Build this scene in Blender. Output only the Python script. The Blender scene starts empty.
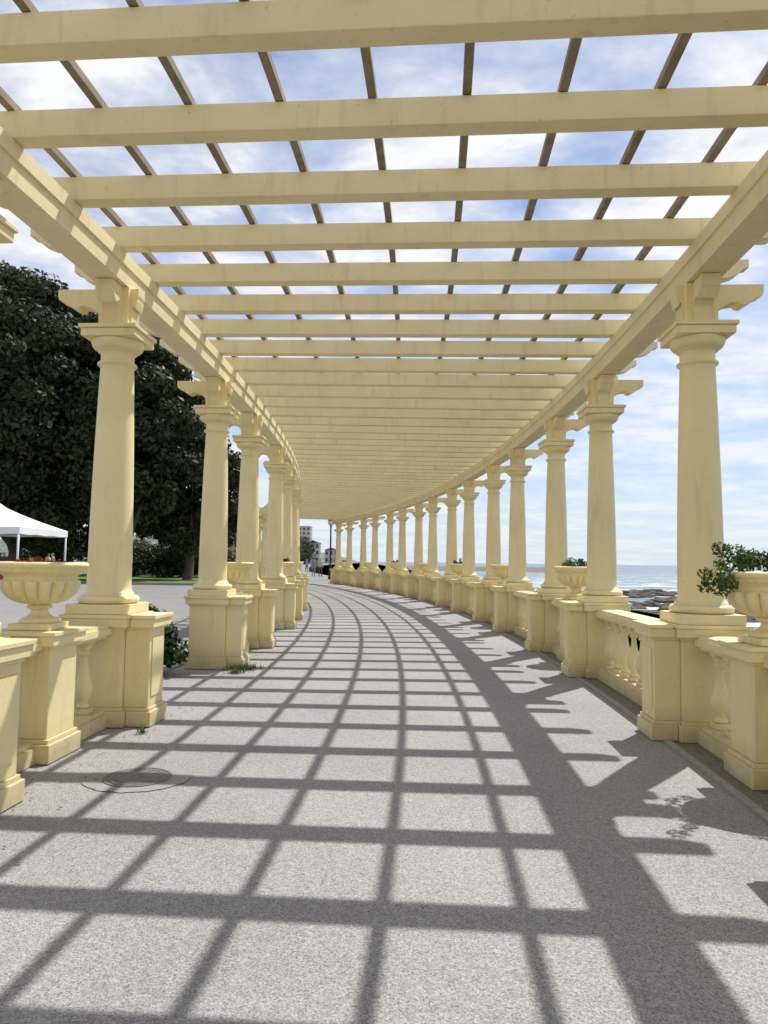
import bpy, bmesh, math, random
import numpy as np
from mathutils import Vector, Matrix, noise
random.seed(7); rng=np.random.default_rng(7)
S=bpy.context.scene
COL=S.collection
# ------------------------------------------------------------------ layout
CX,CY=-107.16,12.5
RO,RI=110.03,104.9
PED=0.94; CAPT=3.47; ARC0=3.84; BEAM0=4.10; BEAMH=0.18
PER=6.0/110
PAIR={0:2.68,1:2.44}     # narrow bay length: outer row, inner row
TH0=-0.0564
def P(r,th,z=0.0): return (CX+r*math.cos(th), CY+r*math.sin(th), z)
NP=list(range(-2,8))
def rowth(k):
    out=[]
    for n in NP: out+= [TH0+PER*n-PAIR[k]/110, TH0+PER*n]
    return out
TH_S=rowth(0)[0]-0.006; TH_E=rowth(0)[-1]+0.006
# ------------------------------------------------------------------ materials
def newmat(name):
    m=bpy.data.materials.new(name); m.use_nodes=True
    nt=m.node_tree; b=nt.nodes['Principled BSDF']
    return m,nt,b
def ramp(nt,stops):
    r=nt.nodes.new('ShaderNodeValToRGB')
    e=r.color_ramp.elements
    e[0].position=stops[0][0]; e[0].color=(*stops[0][1],1)
    e[1].position=stops[-1][0]; e[1].color=(*stops[-1][1],1)
    for p,c in stops[1:-1]:
        x=e.new(p); x.color=(*c,1)
    return r
def nz(nt,scale,detail=4,rough=.55,vec=None,dist=0):
    n=nt.nodes.new('ShaderNodeTexNoise'); n.inputs['Scale'].default_value=scale
    n.inputs['Detail'].default_value=detail; n.inputs['Roughness'].default_value=rough
    n.inputs['Distortion'].default_value=dist
    if vec: nt.links.new(vec,n.inputs['Vector'])
    return n
def pos(nt):
    return nt.nodes.new('ShaderNodeNewGeometry').outputs['Position']
def mapped(nt,v,scale):
    m=nt.nodes.new('ShaderNodeMapping'); m.inputs['Scale'].default_value=scale
    nt.links.new(v,m.inputs['Vector']); return m.outputs['Vector']
def mixc(nt,fac,a,b,mode='MIX'):
    m=nt.nodes.new('ShaderNodeMix'); m.data_type='RGBA'; m.blend_type=mode
    for inp,v in ((m.inputs[0],fac),(m.inputs[6],a),(m.inputs[7],b)):
        if isinstance(v,(int,float)): inp.default_value=v
        elif isinstance(v,tuple): inp.default_value=(*v,1)
        else: nt.links.new(v,inp)
    return m.outputs[2]
def bump(nt,b,h,strength,dist=.01):
    n=nt.nodes.new('ShaderNodeBump'); n.inputs['Strength'].default_value=strength
    n.inputs['Distance'].default_value=dist
    nt.links.new(h,n.inputs['Height']); nt.links.new(n.outputs['Normal'],b.inputs['Normal'])
def simple(name,col,rough=.6,var=.15,scale=3,metal=0):
    m,nt,b=newmat(name); p=pos(nt)
    n=nz(nt,scale,5,.6,p)
    r=ramp(nt,[(.3,tuple(c*(1-var) for c in col)),(.7,tuple(min(1,c*(1+var)) for c in col))])
    nt.links.new(n.outputs['Fac'],r.inputs['Fac']); nt.links.new(r.outputs['Color'],b.inputs['Base Color'])
    b.inputs['Roughness'].default_value=rough; b.inputs['Metallic'].default_value=metal
    return m
def cream_mat(name='cream_paint',base=(.86,.725,.395),dirt=1.0):
    m,nt,b=newmat(name); p=pos(nt)
    n1=nz(nt,1.3,6,.6,p)
    r1=ramp(nt,[(.3,tuple(c*.90 for c in base)),(.7,tuple(min(1,c*1.04) for c in base))])
    nt.links.new(n1.outputs['Fac'],r1.inputs['Fac'])
    v=mapped(nt,p,(11,11,1.6)); n2=nz(nt,1.0,5,.6,v)
    r2=ramp(nt,[(.54,(0,0,0)),(.85,(.40*dirt,)*3)]); nt.links.new(n2.outputs['Fac'],r2.inputs['Fac'])
    c=mixc(nt,r2.outputs['Color'],r1.outputs['Color'],(.42,.34,.20))
    sx=nt.nodes.new('ShaderNodeSeparateXYZ'); nt.links.new(p,sx.inputs[0])
    mr=nt.nodes.new('ShaderNodeMapRange'); mr.inputs[1].default_value=.0; mr.inputs[2].default_value=.28
    mr.inputs[3].default_value=.95; mr.inputs[4].default_value=0
    nt.links.new(sx.outputs['Z'],mr.inputs[0])
    n3=nz(nt,7,6,.7,p); mu=nt.nodes.new('ShaderNodeMath'); mu.operation='MULTIPLY'
    nt.links.new(mr.outputs[0],mu.inputs[0]); nt.links.new(n3.outputs['Fac'],mu.inputs[1])
    c=mixc(nt,mu.outputs[0],c,(.20,.17,.12))
    g=nt.nodes.new('ShaderNodeNewGeometry'); s2=nt.nodes.new('ShaderNodeSeparateXYZ'); nt.links.new(g.outputs['Normal'],s2.inputs[0])
    m2=nt.nodes.new('ShaderNodeMapRange'); m2.inputs[1].default_value=.6; m2.inputs[2].default_value=1; m2.inputs[3].default_value=0; m2.inputs[4].default_value=.5
    nt.links.new(s2.outputs['Z'],m2.inputs[0])
    m3=nt.nodes.new('ShaderNodeMath'); m3.operation='MULTIPLY'; nt.links.new(m2.outputs[0],m3.inputs[0]); nt.links.new(n3.outputs['Fac'],m3.inputs[1])
    c=mixc(nt,m3.outputs[0],c,(.30,.26,.18))
    n4=nz(nt,24,4,.65,p); r4=ramp(nt,[(.66,(0,0,0)),(.72,(.42*dirt,)*3)]); nt.links.new(n4.outputs['Fac'],r4.inputs['Fac'])
    c=mixc(nt,r4.outputs['Color'],c,(.36,.30,.2))
    nt.links.new(c,b.inputs['Base Color']); b.inputs['Roughness'].default_value=.6
    n5=nz(nt,45,6,.7,p); bump(nt,b,n5.outputs['Fac'],.35,.008)
    return m
CREAM=cream_mat()
CREAM2=cream_mat('cream_paint_beam',(.85,.73,.435),1.2)
SLAT=simple('shaded_wood_slat',(.25,.20,.14),.8,.25,8)  # dark brown-grey: underside shade of the slats put into their base colour
def floor_mat():
    m,nt,b=newmat('aggregate_paving'); p=pos(nt)
    vo=nt.nodes.new('ShaderNodeTexVoronoi'); vo.inputs['Scale'].default_value=170; nt.links.new(p,vo.inputs['Vector'])
    sep=nt.nodes.new('ShaderNodeSeparateColor'); nt.links.new(vo.outputs['Color'],sep.inputs[0])
    r=ramp(nt,[(0,(.16,.152,.15)),(.25,(.255,.247,.243)),(.6,(.315,.305,.298)),(1,(.43,.418,.408))])
    nt.links.new(sep.outputs[0],r.inputs['Fac'])
    n=nz(nt,.40,6,.62,p); r2=ramp(nt,[(.3,(.82,.82,.83)),(.7,(1.10,1.09,1.07))]); nt.links.new(n.outputs['Fac'],r2.inputs['Fac'])
    c=mixc(nt,1.0,r.outputs['Color'],r2.outputs['Color'],'MULTIPLY')
    n3=nz(nt,3.2,7,.7,p); r3=ramp(nt,[(.58,(0,0,0)),(.8,(.45,.45,.45))]); nt.links.new(n3.outputs['Fac'],r3.inputs['Fac'])
    c=mixc(nt,r3.outputs['Color'],c,(.16,.155,.15))
    n6=nz(nt,26,4,.7,p); r6=ramp(nt,[(.3,(.88,.88,.88)),(.7,(1.10,1.10,1.10))]); nt.links.new(n6.outputs['Fac'],r6.inputs['Fac'])
    c=mixc(nt,1.0,c,r6.outputs['Color'],'MULTIPLY')
    n7=nz(nt,9,2,.5,p); r7=ramp(nt,[(.72,(0,0,0)),(.76,(.5,.5,.5))]); nt.links.new(n7.outputs['Fac'],r7.inputs['Fac'])
    c=mixc(nt,r7.outputs['Color'],c,(.11,.105,.10))
    nt.links.new(c,b.inputs['Base Color']); b.inputs['Roughness'].default_value=.85
    bump(nt,b,vo.outputs['Distance'],.45,.004)
    return m
FLOOR=floor_mat()
def ground_mat(name,a,bb,sc=60,rough=.9):
    m,nt,b=newmat(name); p=pos(nt)
    n=nz(nt,sc,3,.7,p); r=ramp(nt,[(.3,a),(.7,bb)]); nt.links.new(n.outputs['Fac'],r.inputs['Fac'])
    n2=nz(nt,.15,6,.6,p); r2=ramp(nt,[(.3,(.8,.8,.8)),(.7,(1.1,1.1,1.1))]); nt.links.new(n2.outputs['Fac'],r2.inputs['Fac'])
    nt.links.new(mixc(nt,1.0,r.outputs['Color'],r2.outputs['Color'],'MULTIPLY'),b.inputs['Base Color'])
    b.inputs['Roughness'].default_value=rough; bump(nt,b,n.outputs['Fac'],.4,.01)
    return m
GROUND=ground_mat('plaza_ground',(.17,.165,.16),(.29,.28,.27))
DIRT=ground_mat('gutter_concrete',(.11,.10,.085),(.26,.235,.20),22)
KERB=ground_mat('kerb_stone',(.24,.228,.205),(.36,.34,.31),30)
GRASS=ground_mat('grass_blades',(.06,.12,.02),(.15,.25,.05),14)
SAND=ground_mat('beach_sand',(.42,.34,.22),(.55,.46,.32),2)
ROCK=ground_mat('sea_rock_stone',(.04,.032,.025),(.12,.095,.07),1.2)
STONE=ground_mat('sea_wall_stone',(.18,.16,.13),(.34,.30,.25),3)
def leaf_mat(name,dark,light,sc=.6,tr=.15):
    m,nt,b=newmat(name); g=nt.nodes.new('ShaderNodeNewGeometry')
    n=nz(nt,sc,3,.6,g.outputs['Position'])
    a=nt.nodes.new('ShaderNodeMath'); a.operation='MULTIPLY_ADD'; a.inputs[1].default_value=.45
    nt.links.new(g.outputs['Random Per Island'],a.inputs[0])
    s=nt.nodes.new('ShaderNodeMath'); s.operation='SUBTRACT'; s.inputs[1].default_value=.22
    nt.links.new(n.outputs['Fac'],s.inputs[0]); nt.links.new(s.outputs[0],a.inputs[2])
    r=ramp(nt,[(.25,dark),(.75,light)]); nt.links.new(a.outputs[0],r.inputs['Fac'])
    nt.links.new(r.outputs['Color'],b.inputs['Base Color'])
    b.inputs['Roughness'].default_value=.55; b.inputs['Specular IOR Level'].default_value=.22
    t=nt.nodes.new('ShaderNodeBsdfTranslucent'); nt.links.new(r.outputs['Color'],t.inputs['Color'])
    mx=nt.nodes.new('ShaderNodeMixShader'); mx.inputs[0].default_value=tr
    nt.links.new(b.outputs[0],mx.inputs[1]); nt.links.new(t.outputs[0],mx.inputs[2])
    nt.links.new(mx.outputs[0],nt.nodes['Material Output'].inputs['Surface'])
    return m
LEAF=leaf_mat('evergreen_leaf',(.012,.018,.008),(.062,.078,.028),.40)
LEAFB=leaf_mat('shrub_leaf',(.02,.045,.010),(.10,.17,.04),4,.25)
LEAFR=leaf_mat('red_flower_leaf',(.14,.03,.015),(.30,.08,.04),6,.2)
BARK=simple('bark',(.09,.065,.045),.9,.35,6)
SOIL=simple('soil',(.16,.08,.05),.95,.3,20)
WHITE=simple('white_canvas',(.80,.80,.79),.7,.03,2)
BLACKM=simple('black_painted_metal',(.025,.025,.028),.4,.1,5)
IRON=simple('cast_iron',(.15,.145,.14),.6,.25,40)
TYRE=simple('tyre_rubber',(.02,.02,.02),.8,.1,5)
GLASS=simple('window_glass',(.05,.06,.07),.12,.1,2)
GLOBE=simple('lamp_glass',(.75,.76,.75),.25,.03,2)
# ------------------------------------------------------------------ mesh helpers
def mkobj(name,bm_or_me,mats,parent=None,smooth=False,loc=None,rotz=None):
    if isinstance(bm_or_me,bmesh.types.BMesh):
        me=bpy.data.meshes.new(name); bmesh.ops.recalc_face_normals(bm_or_me,faces=bm_or_me.faces[:])
        bm_or_me.to_mesh(me); bm_or_me.free()
        for m in (mats if isinstance(mats,list) else [mats]): me.materials.append(m)
        if smooth:
            for p in me.polygons: p.use_smooth=True
    else: me=bm_or_me
    o=bpy.data.objects.new(name,me); COL.objects.link(o)
    if loc: o.location=loc
    if rotz is not None: o.rotation_euler=(0,0,rotz)
    if parent: o.parent=parent
    return o
def empty(name,loc=(0,0,0)):
    e=bpy.data.objects.new(name,None); e.location=loc; e.empty_display_size=.3; COL.objects.link(e); return e
def box(bm,x0,x1,y0,y1,z0,z1,bev=0.0,mi=0,segs=2):
    vs=[bm.verts.new((x,y,z)) for z in (z0,z1) for x,y in ((x0,y0),(x1,y0),(x1,y1),(x0,y1))]
    f=[(3,2,1,0),(4,5,6,7),(0,1,5,4),(1,2,6,5),(2,3,7,6),(3,0,4,7)]
    fs=[bm.faces.new([vs[i] for i in q]) for q in f]
    for q in fs: q.material_index=mi
    if bev>0:
        es=list({e for q in fs for e in q.edges})
        r=bmesh.ops.bevel(bm,geom=es,offset=bev,segments=segs,profile=.5,affect='EDGES')
        for q in r['faces']: q.material_index=mi
def arcbox(bm,r0,r1,z0,z1,t0,t1,n,mi=0,cap=True):
    prev=None
    for i in range(n+1):
        t=t0+(t1-t0)*i/n
        c=[bm.verts.new(P(r,t,z)) for r,z in ((r0,z0),(r1,z0),(r1,z1),(r0,z1))]
        if prev:
            for k in range(4):
                f=bm.faces.new((prev[k],prev[(k+1)%4],c[(k+1)%4],c[k])); f.material_index=mi
        elif cap: bm.faces.new(c).material_index=mi
        prev=c
    if cap: bm.faces.new(prev[::-1]).material_index=mi
def arcsheet(name,r0,r1,z,t0,t1,n,mat,m=1):
    bm=bmesh.new(); rows=[]
    for i in range(n+1):
        t=t0+(t1-t0)*i/n
        rows.append([bm.verts.new(P(r0+(r1-r0)*j/m,t,z)) for j in range(m+1)])
    for i in range(n):
        for j in range(m): bm.faces.new((rows[i][j],rows[i][j+1],rows[i+1][j+1],rows[i+1][j]))
    return mkobj(name,bm,mat)
def extrude_profile(bm,pts,axis,t0,t1,bev=0,mi=0):
    def v(a,z,t): return bm.verts.new((a,t,z) if axis=='x' else (t,a,z))
    A=[v(a,z,t0) for a,z in pts]; B=[v(a,z,t1) for a,z in pts]
    n=len(pts); fs=[bm.faces.new(A),bm.faces.new(B[::-1])]
    for i in range(n): fs.append(bm.faces.new((A[i],B[i],B[(i+1)%n],A[(i+1)%n])))
    for f in fs: f.material_index=mi
    if bev:
        es=list(set(fs[0].edges)|set(fs[1].edges))
        bmesh.ops.bevel(bm,geom=es,offset=bev,segments=2,profile=.5,affect='EDGES')
def lathe(bm,prof,seg=40,cx=0,cy=0,fn=None,mi=0,cap=True,smooth=True):
    rows=[]
    for (r,z) in prof:
        row=[]
        for i in range(seg):
            a=2*math.pi*i/seg; rr=r if fn is None else fn(r,z,a)
            row.append(bm.verts.new((cx+rr*math.cos(a),cy+rr*math.sin(a),z)))
        rows.append(row)
    for k in range(len(rows)-1):
        for i in range(seg):
            f=bm.faces.new((rows[k][i],rows[k][(i+1)%seg],rows[k+1][(i+1)%seg],rows[k+1][i]))
            f.smooth=smooth; f.material_index=mi
    if cap:
        bm.faces.new(rows[0][::-1]).material_index=mi; bm.faces.new(rows[-1]).material_index=mi
def tomesh(name,bm,mats):
    me=bpy.data.meshes.new(name); bmesh.ops.recalc_face_normals(bm,faces=bm.faces[:]); bm.to_mesh(me); bm.free()
    for m in (mats if isinstance(mats,list) else [mats]): me.materials.append(m)
    return me
# ------------------------------------------------------------------ pergola parts
def column_mesh():
    bm=bmesh.new()
    z0=PED; H=CAPT-PED
    box(bm,-.265,.265,-.265,.265,z0,z0+.085,.008)
    prof=[(.236,z0+.086)]
    for i in range(9):
        a=-math.pi/2+math.pi*i/8; prof.append((.226+.035*math.cos(a),z0+.12+.034*math.sin(a)))
    prof+=[(.211,z0+.158),(.211,z0+.178),(.201,z0+.182),(.193,z0+.20)]
    zt=CAPT-.34
    for i in range(15):
        u=i/14; r=.188-.044*(u**1.6); prof.append((r,z0+.22+(zt-z0-.22)*u))
    prof+=[(.148,zt+.008),(.166,zt+.014),(.172,zt+.026),(.166,zt+.038),(.146,zt+.045),(.144,zt+.06),(.144,zt+.125),
           (.150,zt+.13),(.170,zt+.135),(.170,zt+.15)]
    for i in range(1,7):
        a=i/6*math.pi/2; prof.append((.170+.058*math.sin(a),zt+.15+.075*(1-math.cos(a))))
    prof+=[(.228,zt+.235)]
    lathe(bm,prof,44)
    box(bm,-.24,.24,-.24,.24,zt+.236,CAPT-.035,.007)
    box(bm,-.258,.258,-.258,.258,CAPT-.034,CAPT,.006)
    return tomesh('column_mesh',bm,CREAM)
def arm(Lp,Lm,z0,z1):
    h=z1-z0
    def half(L,b=.14):
        return [(b,z0),(b+.01,z0+h*.40),(b+(L-b)*.25,z0+h*.56),(b+(L-b)*.45,z0+h*.60),(b+(L-b)*.50,z0+h*.52),(b+(L-b)*.60,z0+h*.50),(b+(L-b)*.72,z0+h*.58),(b+(L-b)*.86,z0+h*.70),(L-.01,z0+h*.74),(L,z0+h*.84),(L,z1)]
    return half(Lp)+[(-a,b) for a,b in half(Lm)[::-1]]
def corbel_mesh(side):
    bm=bmesh.new()
    box(bm,-.135,.135,-.135,.135,CAPT+.001,ARC0-.004,.006)
    lo,li=(.54,.20)
    extrude_profile(bm,arm(lo,li,CAPT+.004,ARC0-.003) if side>0 else arm(li,lo,CAPT+.004,ARC0-.003),'x',-.08,.08,.005)
    extrude_profile(bm,arm(.34,.34,CAPT+.006,ARC0-.006),'y',-.08,.08,.005)
    return tomesh('corbel_mesh',bm,CREAM)
PR=.45
def pedestal_mesh(side):
    bm=bmesh.new(); s=side
    def bx(a,b,y0,y1,z0,z1,bev=.006):
        x0,x1=sorted((-s*a,-s*b)); box(bm,x0,x1,y0,y1,z0,z1,bev)
    bx(-.27,.27,-.27,.27,0,.13); bx(-.25,.25,-.25,.25,.13,.16,.004); bx(-.235,.235,-.235,.235,.16,PED-.13)
    bx(-.25,.25,-.25,.25,PED-.13,PED-.105,.004); bx(-.285,.285,-.285,.285,PED-.105,PED-.03); bx(-.30,.30,-.30,.30,PED-.03,PED,.004)
    bx(.272,PR+.035,-.21,.21,0,.125); bx(.252,PR+.015,-.192,.192,.125,.155,.004); bx(.237,PR,-.175,.175,.155,PED-.132)
    bx(.252,PR+.015,-.19,.19,PED-.132,PED-.108,.004); bx(.287,PR+.045,-.222,.222,PED-.108,PED-.034); bx(.302,PR+.06,-.236,.236,PED-.034,PED-.004,.004)
    bx(PR+.001,PR+.009,-.125,.125,.24,PED-.2,.003)
    return tomesh('pedestal_mesh',bm,CREAM)
def urn_pedestal_mesh():
    bm=bmesh.new(); T=.90
    box(bm,-.235,.235,-.235,.235,0,.13,.006); box(bm,-.215,.215,-.215,.215,.13,.16,.004)
    box(bm,-.195,.195,-.195,.195,.16,T-.12,.006)
    box(bm,-.21,.21,-.21,.21,T-.12,T-.098,.004); box(bm,-.24,.24,-.24,.24,T-.098,T-.028,.006); box(bm,-.255,.255,-.255,.255,T-.028,T,.004)
    return tomesh('urn_pedestal_mesh',bm,CREAM)
def urn_mesh():
    bm=bmesh.new()
    box(bm,-.15,.15,-.15,.15,.0,.045,.005)
    prof=[(.13,.046),(.137,.06),(.125,.078),(.085,.092),(.062,.115),(.058,.14),(.082,.150),(.09,.160),(.085,.170),(.07,.178)]
    for i in range(15):
        u=i/14; prof.append((.075+.195*math.sin(u*math.pi/2)**.8,.182+.165*(1-math.cos(u*math.pi/2))**.9))
    prof+=[(.262,.352),(.248,.358),(.244,.372),(.25,.384),(.27,.40),(.296,.413),(.308,.425),(.30,.434),(.302,.44),(.322,.448),(.324,.468),(.315,.48),(.29,.485),(.272,.474),(.26,.44)]
    def fn(r,z,a):
        if .184<z<.352:
            w=min(1,(z-.184)/.05)*min(1,(.352-z)/.02+.1)
            return r*(1-.17*w+.19*w*abs(math.sin(a*8))**.6)
        if .386<z<.432: return r*(1+.025*math.sin(a*32))
        return r
    lathe(bm,prof,160,fn=fn,cap=False)
    vs=[bm.verts.new((.264*math.cos(a*math.pi/12),.264*math.sin(a*math.pi/12),.458)) for a in range(24)]
    bm.faces.new(vs).material_index=1
    return tomesh('planter_urn',bm,[CREAM,SOIL])
pergola=empty('pergola')
CM=column_mesh(); KMo=corbel_mesh(1); KMi=corbel_mesh(-1); PMo=pedestal_mesh(1); PMi=pedestal_mesh(-1); UPM=urn_pedestal_mesh(); UM=urn_mesh()
for R,pm,KM,kk in ((RO,PMo,KMo,0),(RI,PMi,KMi,1)):
    for th in rowth(kk):
        l=P(R,th)
        mkobj('column',CM,None,pergola,loc=l,rotz=th)
        mkobj('corbel',KM,None,pergola,loc=l,rotz=th)
        mkobj('pedestal',pm,None,pergola,loc=l,rotz=th)
bm=bmesh.new()
for R in (RO,RI):
    arcbox(bm,R-.125,R+.125,ARC0,ARC0+.15,TH_S-.004,TH_E+.004,160)
    arcbox(bm,R-.145,R+.145,ARC0+.15,BEAM0,TH_S-.0045,TH_E+.0045,160)
mkobj('architrave',bm,CREAM2,pergola)
def beam_mesh():
    bm=bmesh.new(); h=BEAMH; L=(RO-RI)/2+.66
    half=[(L-.22,0),(L-.19,.012),(L-.14,.022),(L-.09,.05),(L-.055,.085),(L-.045,.10),(L,.105),(L,h)]
    pts=half+[(-a,b) for a,b in half[::-1]]
    extrude_profile(bm,pts,'x',-.07,.07,.006)
    return tomesh('cross_beam_mesh',bm,CREAM2)
BM=beam_mesh(); RM=(RO+RI)/2
dth=PER/7; thb=(3.64-CY)/107.16
i=-40
while True:
    th=thb+dth*i; i+=1
    if th<TH_S: continue
    if th>TH_E: break
    mkobj('cross_beam',BM,None,pergola,loc=P(RM,th,BEAM0+.002+random.uniform(0,.004)),rotz=th+random.uniform(-.0012,.0012))
bm=bmesh.new()
for k in range(-5,6):
    r=107.36+.584*k
    arcbox(bm,r-.027,r+.027,BEAM0+BEAMH+.008,BEAM0+BEAMH+.060,TH_S-.002,TH_E+.002,170)
mkobj('lattice_slat',bm,SLAT,pergola)
# ------------------------------------------------------------------ balustrades
def baluster_mesh():
    bm=bmesh.new(); z0=.145
    box(bm,-.06,.06,-.06,.06,z0,z0+.045,.004); 
    prof=[(.050,.191),(.056,.205),(.050,.22),(.034,.23),(.040,.25),(.062,.29),(.075,.335),(.073,.375),(.056,.43),(.040,.49),(.030,.55),(.027,.60),
          (.030,.615),(.044,.622),(.046,.636),(.040,.648),(.032,.655),(.048,.672),(.056,.69),(.056,.70)]
    lathe(bm,prof,20)
    box(bm,-.06,.06,-.06,.06,.70,.742,.004)
    return tomesh('baluster_mesh',bm,CREAM)
BLM=baluster_mesh()
def bal_seg(parent,R,t0,t1):
    n=max(4,int((t1-t0)*R/.4)); bm=bmesh.new()
    arcbox(bm,R-.14,R+.14,0,.11,t0,t1,n); arcbox(bm,R-.11,R+.11,.11,.144,t0,t1,n)
    arcbox(bm,R-.11,R+.11,.743,.775,t0,t1,n); arcbox(bm,R-.15,R+.15,.775,.83,t0,t1,n); arcbox(bm,R-.135,R+.135,.83,.86,t0,t1,n)
    mkobj('rail',bm,CREAM,parent)
    L=(t1-t0)*R; k=max(1,int(round(L/.31))); 
    for i in range(k):
        t=t0+(t1-t0)*(i+.5)/k
        mkobj('baluster',BLM,None,parent,loc=P(R,t),rotz=t)
balo=empty('balustrade'); bali=empty('balustrade')
urns=[]
for idx,n in enumerate(NP):
    b=TH0+PER*n
    for R,par,kk in ((RO,balo,0),(RI,bali,1)):
        a=b-PAIR[kk]/110; mid=(a+b)/2+(.0006 if kk==0 else 0)
        hb=.24/R; hu=.2/R
        bal_seg(par,R,a+hb,mid-hu); bal_seg(par,R,mid+hu,b-hb)
        mkobj('urn_pedestal',UPM,None,par,loc=P(R,mid),rotz=mid)
        o=mkobj('planter_urn',UM,None,None,loc=P(R,mid,.902),rotz=mid+random.uniform(0,.3)); urns.append((o,R,n))
    if n<NP[-1]:
        bal_seg(balo,RO,b+.24/RO,b+PER-PAIR[0]/110-.24/RO)
# ------------------------------------------------------------------ ground, path, kerb
TE=TH_E+.004; TS=TH_S-.01
bm=bmesh.new()
shore=[P(RO+.45,TS+(TE+.01-TS)*i/60,-.02) for i in range(61)]
pts=[(-200,-400,-.02),(20,-400,-.02),(4,-60,-.02)]+shore+[(-3.6,53,-.02),(-4.5,68,-.02),(-10,100,-.02),(-17,170,-.02),(-22,300,-.02),(-24,420,-.02),(-40,700,-.02),(-90,3500,-.02),(-4000,3500,-.02),(-4000,-400,-.02)]
f=bm.faces.new([bm.verts.new(p) for p in pts]); bmesh.ops.triangulate(bm,faces=[f],ngon_method='EAR_CLIP')
mkobj('ground',bm,GROUND)
bm=bmesh.new()
prev=None
for p in pts[1:-2]:
    a=bm.verts.new((p[0],p[1],-.022)); b=bm.verts.new((p[0]+1.2,p[1],-7))
    if prev: bm.faces.new((prev[0],a,b,prev[1]))
    prev=(a,b)
mkobj('sea_wall',bm,STONE)
arcsheet('path',RI-.42,RO+.44,-.006,TS,TE+.004,160,FLOOR,1)
arcsheet('gutter',RO-.36,RO+.40,-.002,TS,TE,160,DIRT,1)
bm=bmesh.new(); arcbox(bm,RO-.40,RO-.34,-.02,.012,TS,TE,160); mkobj('kerb',bm,KERB)
bm=bmesh.new(); arcbox(bm,RI-.50,RI-.40,-.1,.012,TS,TE,160); mkobj('kerb',bm,KERB)
bm=bmesh.new()
lathe(bm,[(.215,-.004),(.215,.004),(.20,.006),(.196,.001),(.188,.001),(.184,.006),(.16,.006),(.156,.002),(.148,.002),(.144,.006),(.05,.006),(.046,.003),(.03,.003),(.001,.003)],48,smooth=False)
mkobj('manhole_cover',bm,IRON,loc=(-1.58,4.92,0))
bm=bmesh.new()
vs=[bm.verts.new((.34*math.cos(a*math.pi/20)*(1+.03*math.sin(a*1.7)),.31*math.sin(a*math.pi/20)*(1+.03*math.cos(a*2.3)),0)) for a in range(40)]
bm.faces.new(vs); mkobj('concrete_collar',bm,ground_mat('collar_concrete',(.25,.24,.23),(.36,.35,.33),60),loc=(-1.58,4.92,-.001))
def sheet(name,pl,z,mat):
    bm=bmesh.new(); bm.faces.new([bm.verts.new((x,y,z)) for x,y in pl]); return mkobj(name,bm,mat)
sheet('lawn',[(-60,41),(-9.8,41),(-12.5,90),(-60,90)],-.004,GRASS)
bm=bmesh.new(); box(bm,-60,-9.7,40.8,41,-.1,.12,.01); mkobj('kerb',bm,KERB)
sheet('road',[(-60,92),(-13.2,92),(-15,104),(-60,104)],-.008,simple('asphalt',(.08,.08,.085),.85,.2,20))
# ------------------------------------------------------------------ sea
def sea_mat():
    m,nt,b=newmat('sea_water'); p=pos(nt)
    v=mapped(nt,p,(.10,.22,.1)); n=nz(nt,1.0,8,.65,v)
    v2=mapped(nt,p,(.9,1.6,1)); n2=nz(nt,1.0,6,.6,v2)
    r=ramp(nt,[(.35,(.05,.10,.145)),(.65,(.15,.22,.28))]); nt.links.new(n.outputs['Fac'],r.inputs['Fac'])
    v3=mapped(nt,p,(.05,.085,.1)); n3=nz(nt,1.0,12,.78,v3,.6)
    sx=nt.nodes.new('ShaderNodeSeparateXYZ'); nt.links.new(p,sx.inputs[0])
    mr=nt.nodes.new('ShaderNodeMapRange'); mr.inputs[1].default_value=30; mr.inputs[2].default_value=700; mr.inputs[3].default_value=.15; mr.inputs[4].default_value=.03
    nt.links.new(sx.outputs['Y'],mr.inputs[0])
    ad=nt.nodes.new('ShaderNodeMath'); ad.operation='ADD'; nt.links.new(n3.outputs['Fac'],ad.inputs[0]); nt.links.new(mr.outputs[0],ad.inputs[1])
    rf=ramp(nt,[(.61,(0,0,0)),(.67,(1,1,1))]); nt.links.new(ad.outputs[0],rf.inputs['Fac'])
    c=mixc(nt,rf.outputs['Color'],r.outputs['Color'],(.78,.80,.82)); nt.links.new(c,b.inputs['Base Color'])
    b.inputs['Roughness'].default_value=.30
    bump(nt,b,n2.outputs['Fac'],1.0,.8)
    return m
bm=bmesh.new()
bm.faces.new([bm.verts.new(v) for v in ((-4000,-3000,-5.5),(30000,-3000,-5.5),(30000,40000,-5.5),(-4000,40000,-5.5))])
mkobj('sea',bm,sea_mat())
def rock(bm,x,y,z,s,seed):
    r=bmesh.ops.create_icosphere(bm,subdivisions=3,radius=1)
    for v in r['verts']:
        d=v.co.copy(); n=noise.noise(d*1.3+Vector((seed,0,0)))*.5+noise.noise(d*3.1+Vector((0,seed,0)))*.25
        v.co=Vector((x+d.x*s*(1+n)*1.7,y+d.y*s*(1+n),z+d.z*s*.42*(1+n)))
bm=bmesh.new()
for k in range(130):
    y=random.uniform(62,185); x=y*random.choice((random.uniform(.30,.54),random.uniform(.34,.48),random.uniform(.16,.3)))+random.uniform(-2,2)
    rock(bm,x,y,-5.6,random.uniform(.6,2.6),k*3.7)
mkobj('sea_rock',bm,ROCK)
bm=bmesh.new()
for k in range(70):
    y=random.uniform(-10,60); x=5+random.uniform(0,7); rock(bm,x,y,-5.6,random.uniform(.6,1.6),k*2.1)
mkobj('shore_rock',bm,ROCK)
bm=bmesh.new()
extrude_profile(bm,[(620,-5.6),(626,-1.5),(634,-1.5),(640,-5.6)],'y',20,150); mkobj('breakwater',bm,STONE)
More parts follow.
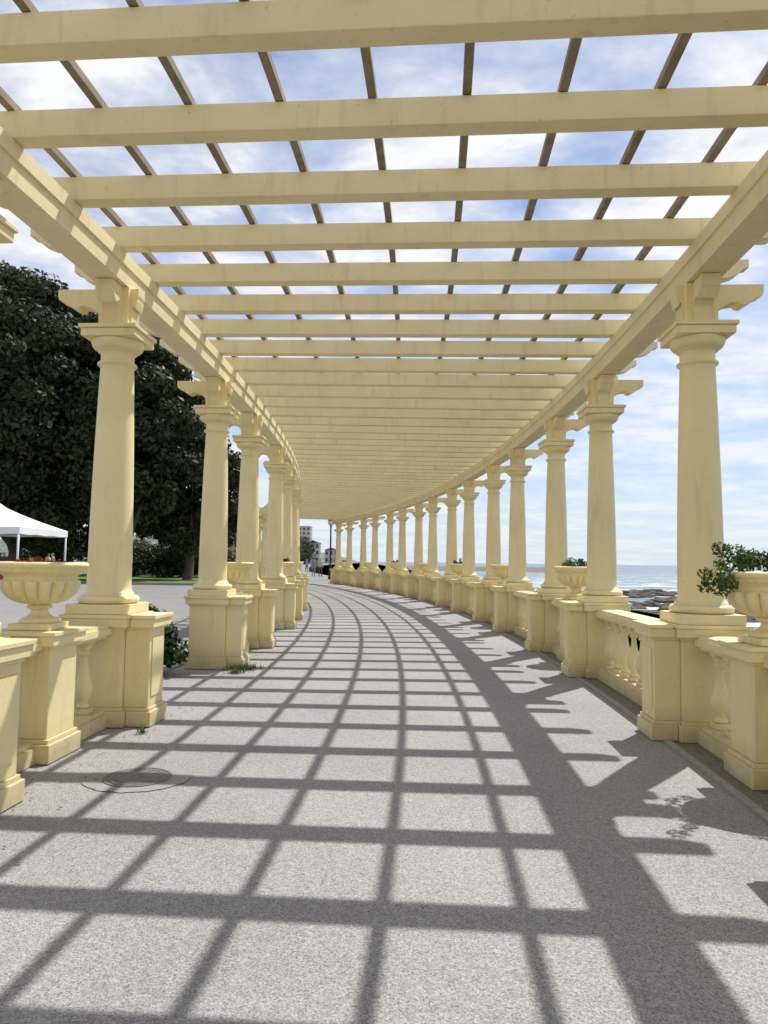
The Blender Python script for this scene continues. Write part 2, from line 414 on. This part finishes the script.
# ------------------------------------------------------------------ foliage
def leafmesh(name,clumps,per,size,mat,flat=.8,droop=0):
    cs=[];ns=[]
    for (cx,cy,cz,r) in clumps:
        k=max(3,int(per*(r**2)))
        d=rng.normal(size=(k,3)); d/=np.linalg.norm(d,axis=1)[:,None]
        rad=r*(rng.uniform(.55,1.08,size=(k,1)))
        pcs=np.array([cx,cy,cz])+d*rad*np.array([1,1,flat]); cs.append(pcs); ns.append(d)
    c=np.vstack(cs); n=np.vstack(ns)+rng.normal(scale=.55,size=(len(c),3))
    n/=np.linalg.norm(n,axis=1)[:,None]
    t=np.cross(n,rng.normal(size=n.shape)); t/=np.linalg.norm(t,axis=1)[:,None]
    b=np.cross(n,t); s=size*rng.uniform(.6,1.35,size=(len(c),1))
    q=np.stack([c-t*s,c-b*s*.5+n*s*.12,c+t*s,c+b*s*.5+n*s*.12],axis=1).reshape(-1,3)
    m=len(c); me=bpy.data.meshes.new(name)
    me.vertices.add(m*4); me.vertices.foreach_set('co',q.astype(np.float32).ravel())
    me.loops.add(m*4); me.loops.foreach_set('vertex_index',np.arange(m*4,dtype=np.int32))
    me.polygons.add(m); me.polygons.foreach_set('loop_start',np.arange(0,m*4,4,dtype=np.int32))
    me.update(calc_edges=True); me.validate(); me.materials.append(mat)
    return me
def limb(bm,a,b,r0,r1,seg=8):
    a=Vector(a);b=Vector(b);d=(b-a).normalized(); u=d.orthogonal().normalized(); w=d.cross(u)
    A=[bm.verts.new(a+(u*math.cos(i*2*math.pi/seg)+w*math.sin(i*2*math.pi/seg))*r0) for i in range(seg)]
    B=[bm.verts.new(b+(u*math.cos(i*2*math.pi/seg)+w*math.sin(i*2*math.pi/seg))*r1) for i in range(seg)]
    for i in range(seg):
        bm.faces.new((A[i],A[(i+1)%seg],B[(i+1)%seg],B[i])).smooth=True
def tree(x,y,h,rx,base,name='evergreen_tree',nc=70,size=.2,per=260):
    e=empty(name,(x,y,0)); bm=bmesh.new()
    cl=[]
    zc=(h+base)/2; rz=(h-base)/2
    for k in range(nc):
        d=rng.normal(size=3); d/=np.linalg.norm(d); u=rng.uniform(.25,.97)**.6
        cr=rng.uniform(.09,.24)*rx+.25
        wx=rx*(1.0 if d[2]<0 else (1-.22*d[2]))
        cl.append((d[0]*u*(wx-cr*.5),d[1]*u*(wx-cr*.5),zc+d[2]*u*(rz-cr*.3),cr))
    limb(bm,(0,0,-.1),(.1,.1,base*.6),.045*h*.6,.035*h*.6,12); limb(bm,(.1,.1,base*.6),(.2,0,zc),.035*h*.6,.012*h,12)
    for k in range(14):
        c=cl[k]; limb(bm,(.1,.1,base*.5+random.random()*base*.6),(c[0]*.8,c[1]*.8,c[2]),.014*h*.7,.05,7)
    mkobj('trunk',bm,BARK,e); mkobj('crown',leafmesh('crown',cl,per,size,LEAF),None,e)
    return e
tree(-23.5,47,19.8,7.7,1.9,nc=210,per=280,size=.20)
tree(-17.0,48,18.0,5.3,1.8,nc=155,per=310)
tree(-13.7,52,14.0,3.8,1.8,nc=110,per=330)
tree(-13.4,60,9.4,2.5,1.2,nc=55,per=330)
tree(-36,50,18,8,1.9,nc=90,per=200)
tree(-27,62,17,8,1.2,nc=100,per=160)
tree(-19.5,68,13,5,1.0,nc=80,per=180)
def shrub(x,y,z,r,h,name='shrub',mat=LEAFB,size=.04,per=5000,nc=14):
    cl=[(rng.uniform(-1,1)*r*.6,rng.uniform(-1,1)*r*.6,h*rng.uniform(.15,.8),r*rng.uniform(.3,.5)) for _ in range(nc)]
    o=mkobj(name,leafmesh(name,cl,per,size,mat),None,None,loc=(x,y,z)); return o
DLEAF=leaf_mat('dark_shrub_leaf',(.012,.03,.01),(.06,.11,.03),4,.2)
shrub(-2.9,9.1,0,.50,1.0,size=.045,per=3600,mat=DLEAF,nc=20)
shrub(-4.2,6.6,0,.5,.8,size=.045,per=3000,mat=DLEAF)
shrub(-3.30,5.2,0,.32,.95,size=.035,per=4000)
for x,y in ((-26,58),(-21,58.5),(-17,59),(-14.8,64),(-31,57),(-18,70),(-22,72)):
    shrub(x,y,0,2.4,2.4,name='hedge_shrub',mat=LEAF,size=.16,per=200,nc=18)
for o,R,n in urns:
    x,y,z=o.location
    if R==RO and n==0:
        cl=[(rng.normal()*.12-.06,rng.normal()*.12-.02,.04+abs(rng.normal())*.06,rng.uniform(.05,.09)) for _ in range(20)]+[(-.30+rng.normal()*.06,rng.normal()*.1,-.05+rng.normal()*.05,.055) for _ in range(12)]
        mkobj('trailing_plant',leafmesh('trailing_plant',cl,22000,.016,LEAFB),None,None,loc=(x,y,z+.47))
    elif R==RI and n==0:
        cl=[(rng.normal()*.10,rng.normal()*.10,.0+abs(rng.normal())*.012,rng.uniform(.02,.05)) for _ in range(22)]
        mkobj('flowering_plant',leafmesh('flowering_plant',cl,12000,.016,LEAFR),None,None,loc=(x,y,z+.46))
    elif (n+ (R==RO))%2==0:
        cl=[(rng.normal()*.09,rng.normal()*.09,.02+abs(rng.normal())*.05,rng.uniform(.04,.08)) for _ in range(12)]
        mkobj('urn_plant',leafmesh('urn_plant',cl,16000,.02,LEAFB),None,None,loc=(x,y,z+.46))
def weeds(x,y,n,s):
    bm=bmesh.new()
    for k in range(n):
        a=random.uniform(0,6.28); r=abs(random.gauss(0,s)); px=r*math.cos(a);py=r*math.sin(a)*.6
        d=random.uniform(0,6.28); h=random.uniform(.03,.10); l=random.uniform(.02,.08); w=.006
        v=[bm.verts.new((px-w*math.sin(d),py+w*math.cos(d),0)),bm.verts.new((px+w*math.sin(d),py-w*math.cos(d),0)),bm.verts.new((px+l*math.cos(d),py+l*math.sin(d),h))]
        bm.faces.new(v)
    mkobj('weeds',bm,LEAFB,loc=(x,y,0))
weeds(-1.78,9.75,320,.13); weeds(-1.85,9.4,100,.1); weeds(-1.95,6.15,20,.03)
bm=bmesh.new()
for k in range(200):
    y=random.uniform(3,14); th=math.asin((y-CY)/107); x0,y0,_=P(RI+.3+abs(random.gauss(0,.35)),th); s=random.uniform(.008,.02); a=random.uniform(0,6.28)
    vs=[bm.verts.new((x0+s*math.cos(a+q)*(1 if i_%2 else .5),y+s*math.sin(a+q)*(1 if i_%2 else .5),.002+random.uniform(0,.006))) for i_,q in enumerate((0,1.57,3.14,4.71))]
    bm.faces.new(vs)
mkobj('fallen_leaves',bm,simple('dry_leaf',(.14,.09,.04),.8,.4,30))
# ------------------------------------------------------------------ marquee
mq=empty('marquee_tent',(-19.3,36.5,0))
bm=bmesh.new(); a=2.6
pk=bm.verts.new((0,0,4.25)); ring=[]
for j in range(1,7):
    t=j/6; zz=4.25-(1.45)*(t**.72); row=[]
    for s in range(4):
        c0=[(-1,-1),(1,-1),(1,1),(-1,1)][s]; c1=[(1,-1),(1,1),(-1,1),(-1,-1)][s]
        for q in range(6):
            u=q/6; row.append(bm.verts.new(((c0[0]+(c1[0]-c0[0])*u)*a*t,(c0[1]+(c1[1]-c0[1])*u)*a*t,zz-.10*math.sin(u*math.pi)*math.sin(t*math.pi))))
    ring.append(row)
for i in range(24): bm.faces.new((pk,ring[0][i],ring[0][(i+1)%24]))
for j in range(5):
    for i in range(24): bm.faces.new((ring[j][i],ring[j+1][i],ring[j+1][(i+1)%24],ring[j][(i+1)%24]))
low=[bm.verts.new((v.co.x,v.co.y,v.co.z-.30-.04*(i%2))) for i,v in enumerate(ring[5])]
for i in range(24): bm.faces.new((ring[5][i],low[i],low[(i+1)%24],ring[5][(i+1)%24]))
mkobj('canopy',bm,WHITE,mq)
bm=bmesh.new()
for sx in (-1,1):
    for sy in (-1,1): lathe(bm,[(.05,0),(.05,2.79)],10,sx*2.53,sy*2.53)
mkobj('poles',bm,WHITE,mq)
def table(x,y,col):
    e=empty('folding_table',(x,y,0)); bm=bmesh.new(); box(bm,-.9,.9,-.4,.4,.72,.76,.01); box(bm,-.91,.91,-.41,-.40,.25,.765)
    mkobj('top',bm,simple('table_cloth',col,.8,.1,3),e)
    bm=bmesh.new()
    for a_ in (-.8,.8):
        for b_ in (-.33,.33): lathe(bm,[(.02,0),(.02,.72)],8,a_,b_)
    mkobj('legs',bm,BLACKM,e)
table(-17.8,34.6,(.45,.08,.06)); table(-20.0,35,(.5,.5,.5)); table(-16.9,37.2,(.15,.2,.35))
# ------------------------------------------------------------------ people
SKIN=simple('skin',(.50,.31,.22),.5,.05,5); HAIR=simple('hair',(.04,.025,.015),.6,.2,30)
def person(x,y,rot,shirt,pants,stride=.12,hh=1.7):
    me=bpy.data.meshes.new('person')
    J=[(0,0,.93),(0,.0,1.10),(0,.01,1.30),(0,0,1.42),(0,0,1.48),(0,-.015,1.56),(0,-.01,1.66),
       (.17,0,1.38),(.22,.03,1.12),(.22,-.07,.90),(.22,-.10,.80),
       (-.17,0,1.38),(-.22,-.03,1.12),(-.21,-.16,.93),(-.21,-.2,.84),
       (.09,0,.88),(.10,-stride*.6,.50),(.10,-stride*.8,.08),(.10,-stride*.8-.16,.035),
       (-.09,0,.88),(-.10,stride*.4,.50),(-.10,stride*1.2,.09),(-.10,stride*1.2-.15,.035)]
    E=[(0,1),(1,2),(2,3),(3,4),(4,5),(5,6),(3,7),(7,8),(8,9),(9,10),(3,11),(11,12),(12,13),(13,14),(0,15),(15,16),(16,17),(17,18),(0,19),(19,20),(20,21),(21,22)]
    RR=[(.15,.11),(.14,.10),(.16,.11),(.09,.08),(.05,.05),(.085,.10),(.07,.085),
        (.06,.06),(.045,.045),(.035,.035),(.04,.022),(.06,.06),(.045,.045),(.035,.035),(.04,.022),
        (.095,.095),(.06,.06),(.042,.045),(.045,.03),(.095,.095),(.06,.06),(.042,.045),(.045,.03)]
    me.from_pydata(J,E,[]); o=bpy.data.objects.new('tmp',me); COL.objects.link(o)
    m=o.modifiers.new('s','SKIN'); sv=me.skin_vertices[0].data
    for i,r in enumerate(RR): sv[i].radius=r
    sv[0].use_root=True
    ss=o.modifiers.new('u','SUBSURF'); ss.levels=2; ss.render_levels=2
    dg=bpy.context.evaluated_depsgraph_get(); nm=bpy.data.meshes.new_from_object(o.evaluated_get(dg)); bpy.data.objects.remove(o)
    nm.name='person'; nm.materials.clear()
    for mt in (simple('shirt',shirt,.8,.1,6),simple('trousers',pants,.8,.1,6),SKIN,HAIR,TYRE): nm.materials.append(mt)
    for p in nm.polygons:
        c=p.center; p.use_smooth=True
        if c.z>1.44: p.material_index=3 if (c.z>1.63 or (c.y>.01 and c.z>1.5)) else 2
        elif c.z<.09: p.material_index=4
        elif abs(c.x)>.17 and c.z<1.15: p.material_index=2
        elif c.z<.93: p.material_index=1
        else: p.material_index=0
    o=mkobj('person',nm,None,None,loc=(x,y,0),rotz=rot); o.scale=(hh/1.72,)*3
person(-18.2,35.6,.3,(.05,.05,.06),(.05,.06,.1),.03)
person(-16.0,35.9,-1.2,(.5,.1,.08),(.06,.07,.12),.05)
person(-17.2,38.0,2.5,(.6,.6,.6),(.1,.1,.1),.05)
person(-17.6,33.6,1.2,(.1,.2,.4),(.3,.26,.2),.1)
person(-5.6,66,.2,(.6,.55,.5),(.10,.10,.15),.14)
person(-6.3,67,.2,(.25,.3,.45),(.3,.28,.25),.14)
person(-7.4,82,3.1,(.5,.15,.12),(.05,.05,.06),.16)
person(-8.9,92,1.1,(.7,.7,.68),(.2,.2,.25),.12)
person(-9.6,93,1.1,(.15,.3,.5),(.1,.1,.1),.12)
# ------------------------------------------------------------------ cars
def car(x,y,rot,col):
    e=empty('parked_car',(x,y,0)); e.rotation_euler=(0,0,rot)
    paint=simple('car_paint',col,.25,.03,1)
    bm=bmesh.new()
    body=[(-2.1,.32),(-2.15,.55),(-2.1,.80),(-1.85,.90),(-.95,.96),(1.5,.98),(2.0,.92),(2.1,.65),(2.08,.32),(1.68,.30),(1.6,.5),(1.4,.62),(1.18,.62),(.98,.5),(.9,.30),(-.95,.30),(-1.03,.5),(-1.23,.62),(-1.45,.62),(-1.65,.5),(-1.73,.30)]
    extrude_profile(bm,body,'x',-.86,.86,.05)
    roof=[(-1.0,.95),(-.35,1.40),(.2,1.47),(1.1,1.42),(1.75,.96)]
    extrude_profile(bm,[(a_*.98,z_) for a_,z_ in roof],'x',-.70,.70,.06)
    mkobj('body',bm,paint,e)
    bm=bmesh.new()
    for s in (-1,1):
        for q in ([(-.82,1.0),(-.34,1.34),(.2,1.39),(.3,1.39),(.3,1.0)],[(.38,1.0),(.38,1.39),(1.0,1.35),(1.5,1.0)]):
            extrude_profile(bm,q,'x',s*.69,s*.715)
    vs=[bm.verts.new(v) for v in ((-.98,-.62,1.0),(-.98,.62,1.0),(-.40,.58,1.385),(-.40,-.58,1.385))]; bm.faces.new(vs)
    mkobj('windows',bm,GLASS,e)
    bm=bmesh.new()
    for wx in (-1.33,1.3):
        for s in (-1,1):
            seg=20; A=[];B=[]
            for i_ in range(seg):
                t=i_*2*math.pi/seg; A.append(bm.verts.new((wx+.32*math.cos(t),s*.66,.32+.32*math.sin(t)))); B.append(bm.verts.new((wx+.32*math.cos(t),s*.87,.32+.32*math.sin(t))))
            bm.faces.new(A);bm.faces.new(B[::-1])
            for i_ in range(seg): bm.faces.new((A[i_],A[(i_+1)%seg],B[(i_+1)%seg],B[i_]))
    mkobj('wheels',bm,TYRE,e)
car(-19.5,93.5,0,(.5,.5,.52)); car(-25.5,93.6,0,(.06,.07,.1)); car(-31,93.5,math.pi,(.35,.05,.04)); car(-37,93.5,0,(.7,.7,.7))
# ------------------------------------------------------------------ street lamp
def lamp(x,y,h=4.6):
    e=empty('street_lamp',(x,y,0)); bm=bmesh.new()
    lathe(bm,[(.16,0),(.16,.25),(.12,.32),(.10,.8),(.08,.9),(.07,1.0),(.06,h-.6),(.08,h-.55),(.06,h-.5),(.09,h-.42),(.12,h-.4)],14)
    mkobj('post',bm,BLACKM,e)
    bm=bmesh.new(); lathe(bm,[(.12,h-.4),(.2,h-.3),(.24,h-.15),(.22,h),(.12,h+.1),(.02,h+.13)],16); mkobj('globe',bm,GLOBE,e)
    bm=bmesh.new(); lathe(bm,[(.25,h-.02),(.2,h+.10),(.06,h+.18),(.02,h+.3)],16); mkobj('cap',bm,BLACKM,e)
lamp(-4.15,58)
# ------------------------------------------------------------------ buildings
def building(name,x,y,w,d,h,floors,bays,col,roof=True,rot=0):
    e=empty(name,(x,y,0)); e.rotation_euler=(0,0,rot)
    wm=simple(name+'_wall',col,.8,.06,.3)
    bm=bmesh.new(); box(bm,-w/2,w/2,-d/2,d/2,-.5,h); mkobj('walls',bm,wm,e)
    bm=bmesh.new(); fh=h/floors; bw=w/bays
    for s,face in ((-1,'y'),(1,'x'),(-1,'x')):
        W=w if face=='y' else d; nb=max(2,int(W/bw))
        for i_ in range(nb):
            for j in range(floors):
                c=-W/2+(i_+.5)*W/nb; z=j*fh+fh*.3; hw=W/nb*.25
                if face=='y': box(bm,c-hw,c+hw,-d/2-.05,-d/2+.05,z,z+fh*.5)
                else: box(bm,s*w/2-.05,s*w/2+.05,c-hw,c+hw,z,z+fh*.5)
    mkobj('windows',bm,GLASS,e)
    bm=bmesh.new()
    if roof: extrude_profile(bm,[(-w/2-.4,h+.01),(w/2+.4,h+.01),(0,h+w*.18)],'x',-d/2-.4,d/2+.4)
    else: box(bm,-w/2-.2,w/2+.2,-d/2-.2,d/2+.2,h+.01,h+.6)
    mkobj('roof',bm,simple(name+'_roof',(.30,.16,.11) if roof else (.4,.4,.38),.8,.1,.5),e)
building('apartment_block',-56,500,14,12,24,8,5,(.48,.47,.45),False)
building('town_house',-42,440,9,10,12,3,3,(.48,.46,.43))
building('town_house',-31,445,8,10,8,2,3,(.52,.50,.46))
building('town_house',-64,470,12,10,12,3,4,(.46,.42,.36))
building('town_house',-62,280,12,10,12,4,4,(.5,.3,.18))
building('town_house',-27,130,8,12,11,4,3,(.45,.28,.17))
bm=bmesh.new(); G=40; rows=[]
for i_ in range(G+1):
    row=[]
    for j in range(G+1):
        X=-420+400*i_/G; Y=520+300*j/G
        ex=math.sin(math.pi*i_/G)**.6*math.sin(math.pi*j/G)**.7
        row.append(bm.verts.new((X,Y,-1+ex*(22+9*noise.noise(Vector((X*.02,Y*.02,0)))))))
    rows.append(row)
for i_ in range(G):
    for j in range(G): bm.faces.new((rows[i_][j],rows[i_+1][j],rows[i_+1][j+1],rows[i_][j+1])).smooth=True
mkobj('hill',bm,ground_mat('hill_scrub',(.08,.11,.08),(.2,.22,.17),.2))
cl=[(random.uniform(-140,-26),random.uniform(260,420),random.uniform(1,7),random.uniform(2.5,5)) for _ in range(120)]+[(random.uniform(-60,-14),random.uniform(150,200),random.uniform(.5,2.5),random.uniform(1.2,2.3)) for _ in range(50) ]
cl=[c for c in cl if c[0]<-17-c[1]*.045]
mkobj('distant_trees',leafmesh('distant_trees',cl,26,.6,leaf_mat('distant_leaf',(.045,.06,.04),(.12,.15,.09),.1)),None)
sheet('beach',[(-4.6,68.2),(6,75),(2,150),(-10,300),(-22,300),(-17,170),(-10,100)],-.3,SAND)
# ------------------------------------------------------------------ light
sd=Vector((.394,.495,1.0)).normalized()
el=math.asin(sd.z); az=math.atan2(sd.x,sd.y)
L=bpy.data.lights.new('sun','SUN'); L.energy=5.0; L.angle=math.radians(.53); L.color=(1,.975,.93)
lo=bpy.data.objects.new('sun',L); COL.objects.link(lo); lo.rotation_euler=sd.to_track_quat('Z','Y').to_euler(); lo.location=(10,10,30)
w=bpy.data.worlds.new('World'); S.world=w; w.use_nodes=True; nt=w.node_tree
bg=nt.nodes['Background']
sky=nt.nodes.new('ShaderNodeTexSky'); sky.sky_type='NISHITA'; sky.sun_disc=False
sky.sun_elevation=el; sky.sun_rotation=az; sky.air_density=1.0; sky.dust_density=.25; sky.ozone_density=2.0
tc=nt.nodes.new('ShaderNodeTexCoord'); sx=nt.nodes.new('ShaderNodeSeparateXYZ'); nt.links.new(tc.outputs['Generated'],sx.inputs[0])
def mth(op,a,b=None):
    m=nt.nodes.new('ShaderNodeMath'); m.operation=op
    for i_,v in enumerate((a,b)):
        if v is None: continue
        if isinstance(v,(int,float)): m.inputs[i_].default_value=v
        else: nt.links.new(v,m.inputs[i_])
    return m.outputs[0]
zz=mth('ADD',mth('MAXIMUM',sx.outputs['Z'],0.0),.10)
cb=nt.nodes.new('ShaderNodeCombineXYZ'); nt.links.new(mth('DIVIDE',sx.outputs['X'],zz),cb.inputs[0]); nt.links.new(mth('DIVIDE',sx.outputs['Y'],zz),cb.inputs[1])
n1=nz(nt,2.0,9,.58,cb.outputs[0],.25)
mp=nt.nodes.new('ShaderNodeMapping'); mp.inputs['Scale'].default_value=(.7,1.3,1); mp.inputs['Rotation'].default_value=(0,0,.5); nt.links.new(cb.outputs[0],mp.inputs['Vector'])
n2=nz(nt,1.6,8,.6,mp.outputs[0],.6)
cf=mth('ADD',mth('MULTIPLY',n1.outputs['Fac'],.65),mth('MULTIPLY',n2.outputs['Fac'],.35))
rp=ramp(nt,[(.41,(.12,.12,.12)),(.50,(.52,.52,.52)),(.57,(1,1,1))]); nt.links.new(cf,rp.inputs['Fac'])
hor=nt.nodes.new('ShaderNodeMapRange'); hor.inputs[1].default_value=0; hor.inputs[2].default_value=.3; hor.inputs[3].default_value=.5; hor.inputs[4].default_value=1
nt.links.new(sx.outputs['Z'],hor.inputs[0])
fac=mth('MULTIPLY',rp.outputs['Color'],hor.outputs[0])
hz=nt.nodes.new('ShaderNodeMapRange'); hz.inputs[1].default_value=0; hz.inputs[2].default_value=.40; hz.inputs[3].default_value=.85; hz.inputs[4].default_value=0
nt.links.new(sx.outputs['Z'],hz.inputs[0])
skyc=mixc(nt,1.0,sky.outputs['Color'],(.97,1.02,1.16),'MULTIPLY')
base=mixc(nt,hz.outputs[0],skyc,(5.6,6.8,8.2))
col=mixc(nt,fac,base,(8.7,8.8,9.0))
nt.links.new(col,bg.inputs['Color']); bg.inputs['Strength'].default_value=.112
# ------------------------------------------------------------------ camera
cam=bpy.data.cameras.new('camera'); co=bpy.data.objects.new('camera',cam); COL.objects.link(co)
cam.sensor_fit='VERTICAL'; cam.sensor_height=36; cam.lens=26.0; cam.clip_end=60000; cam.clip_start=.05
co.matrix_world=Matrix.Translation((0,0,1.42))@Matrix.Rotation(math.radians(90+3.85),4,'X')@Matrix.Rotation(math.radians(.75),4,'Z')
S.camera=co
S.view_settings.view_transform='Standard'; S.view_settings.look='None'; S.view_settings.exposure=0
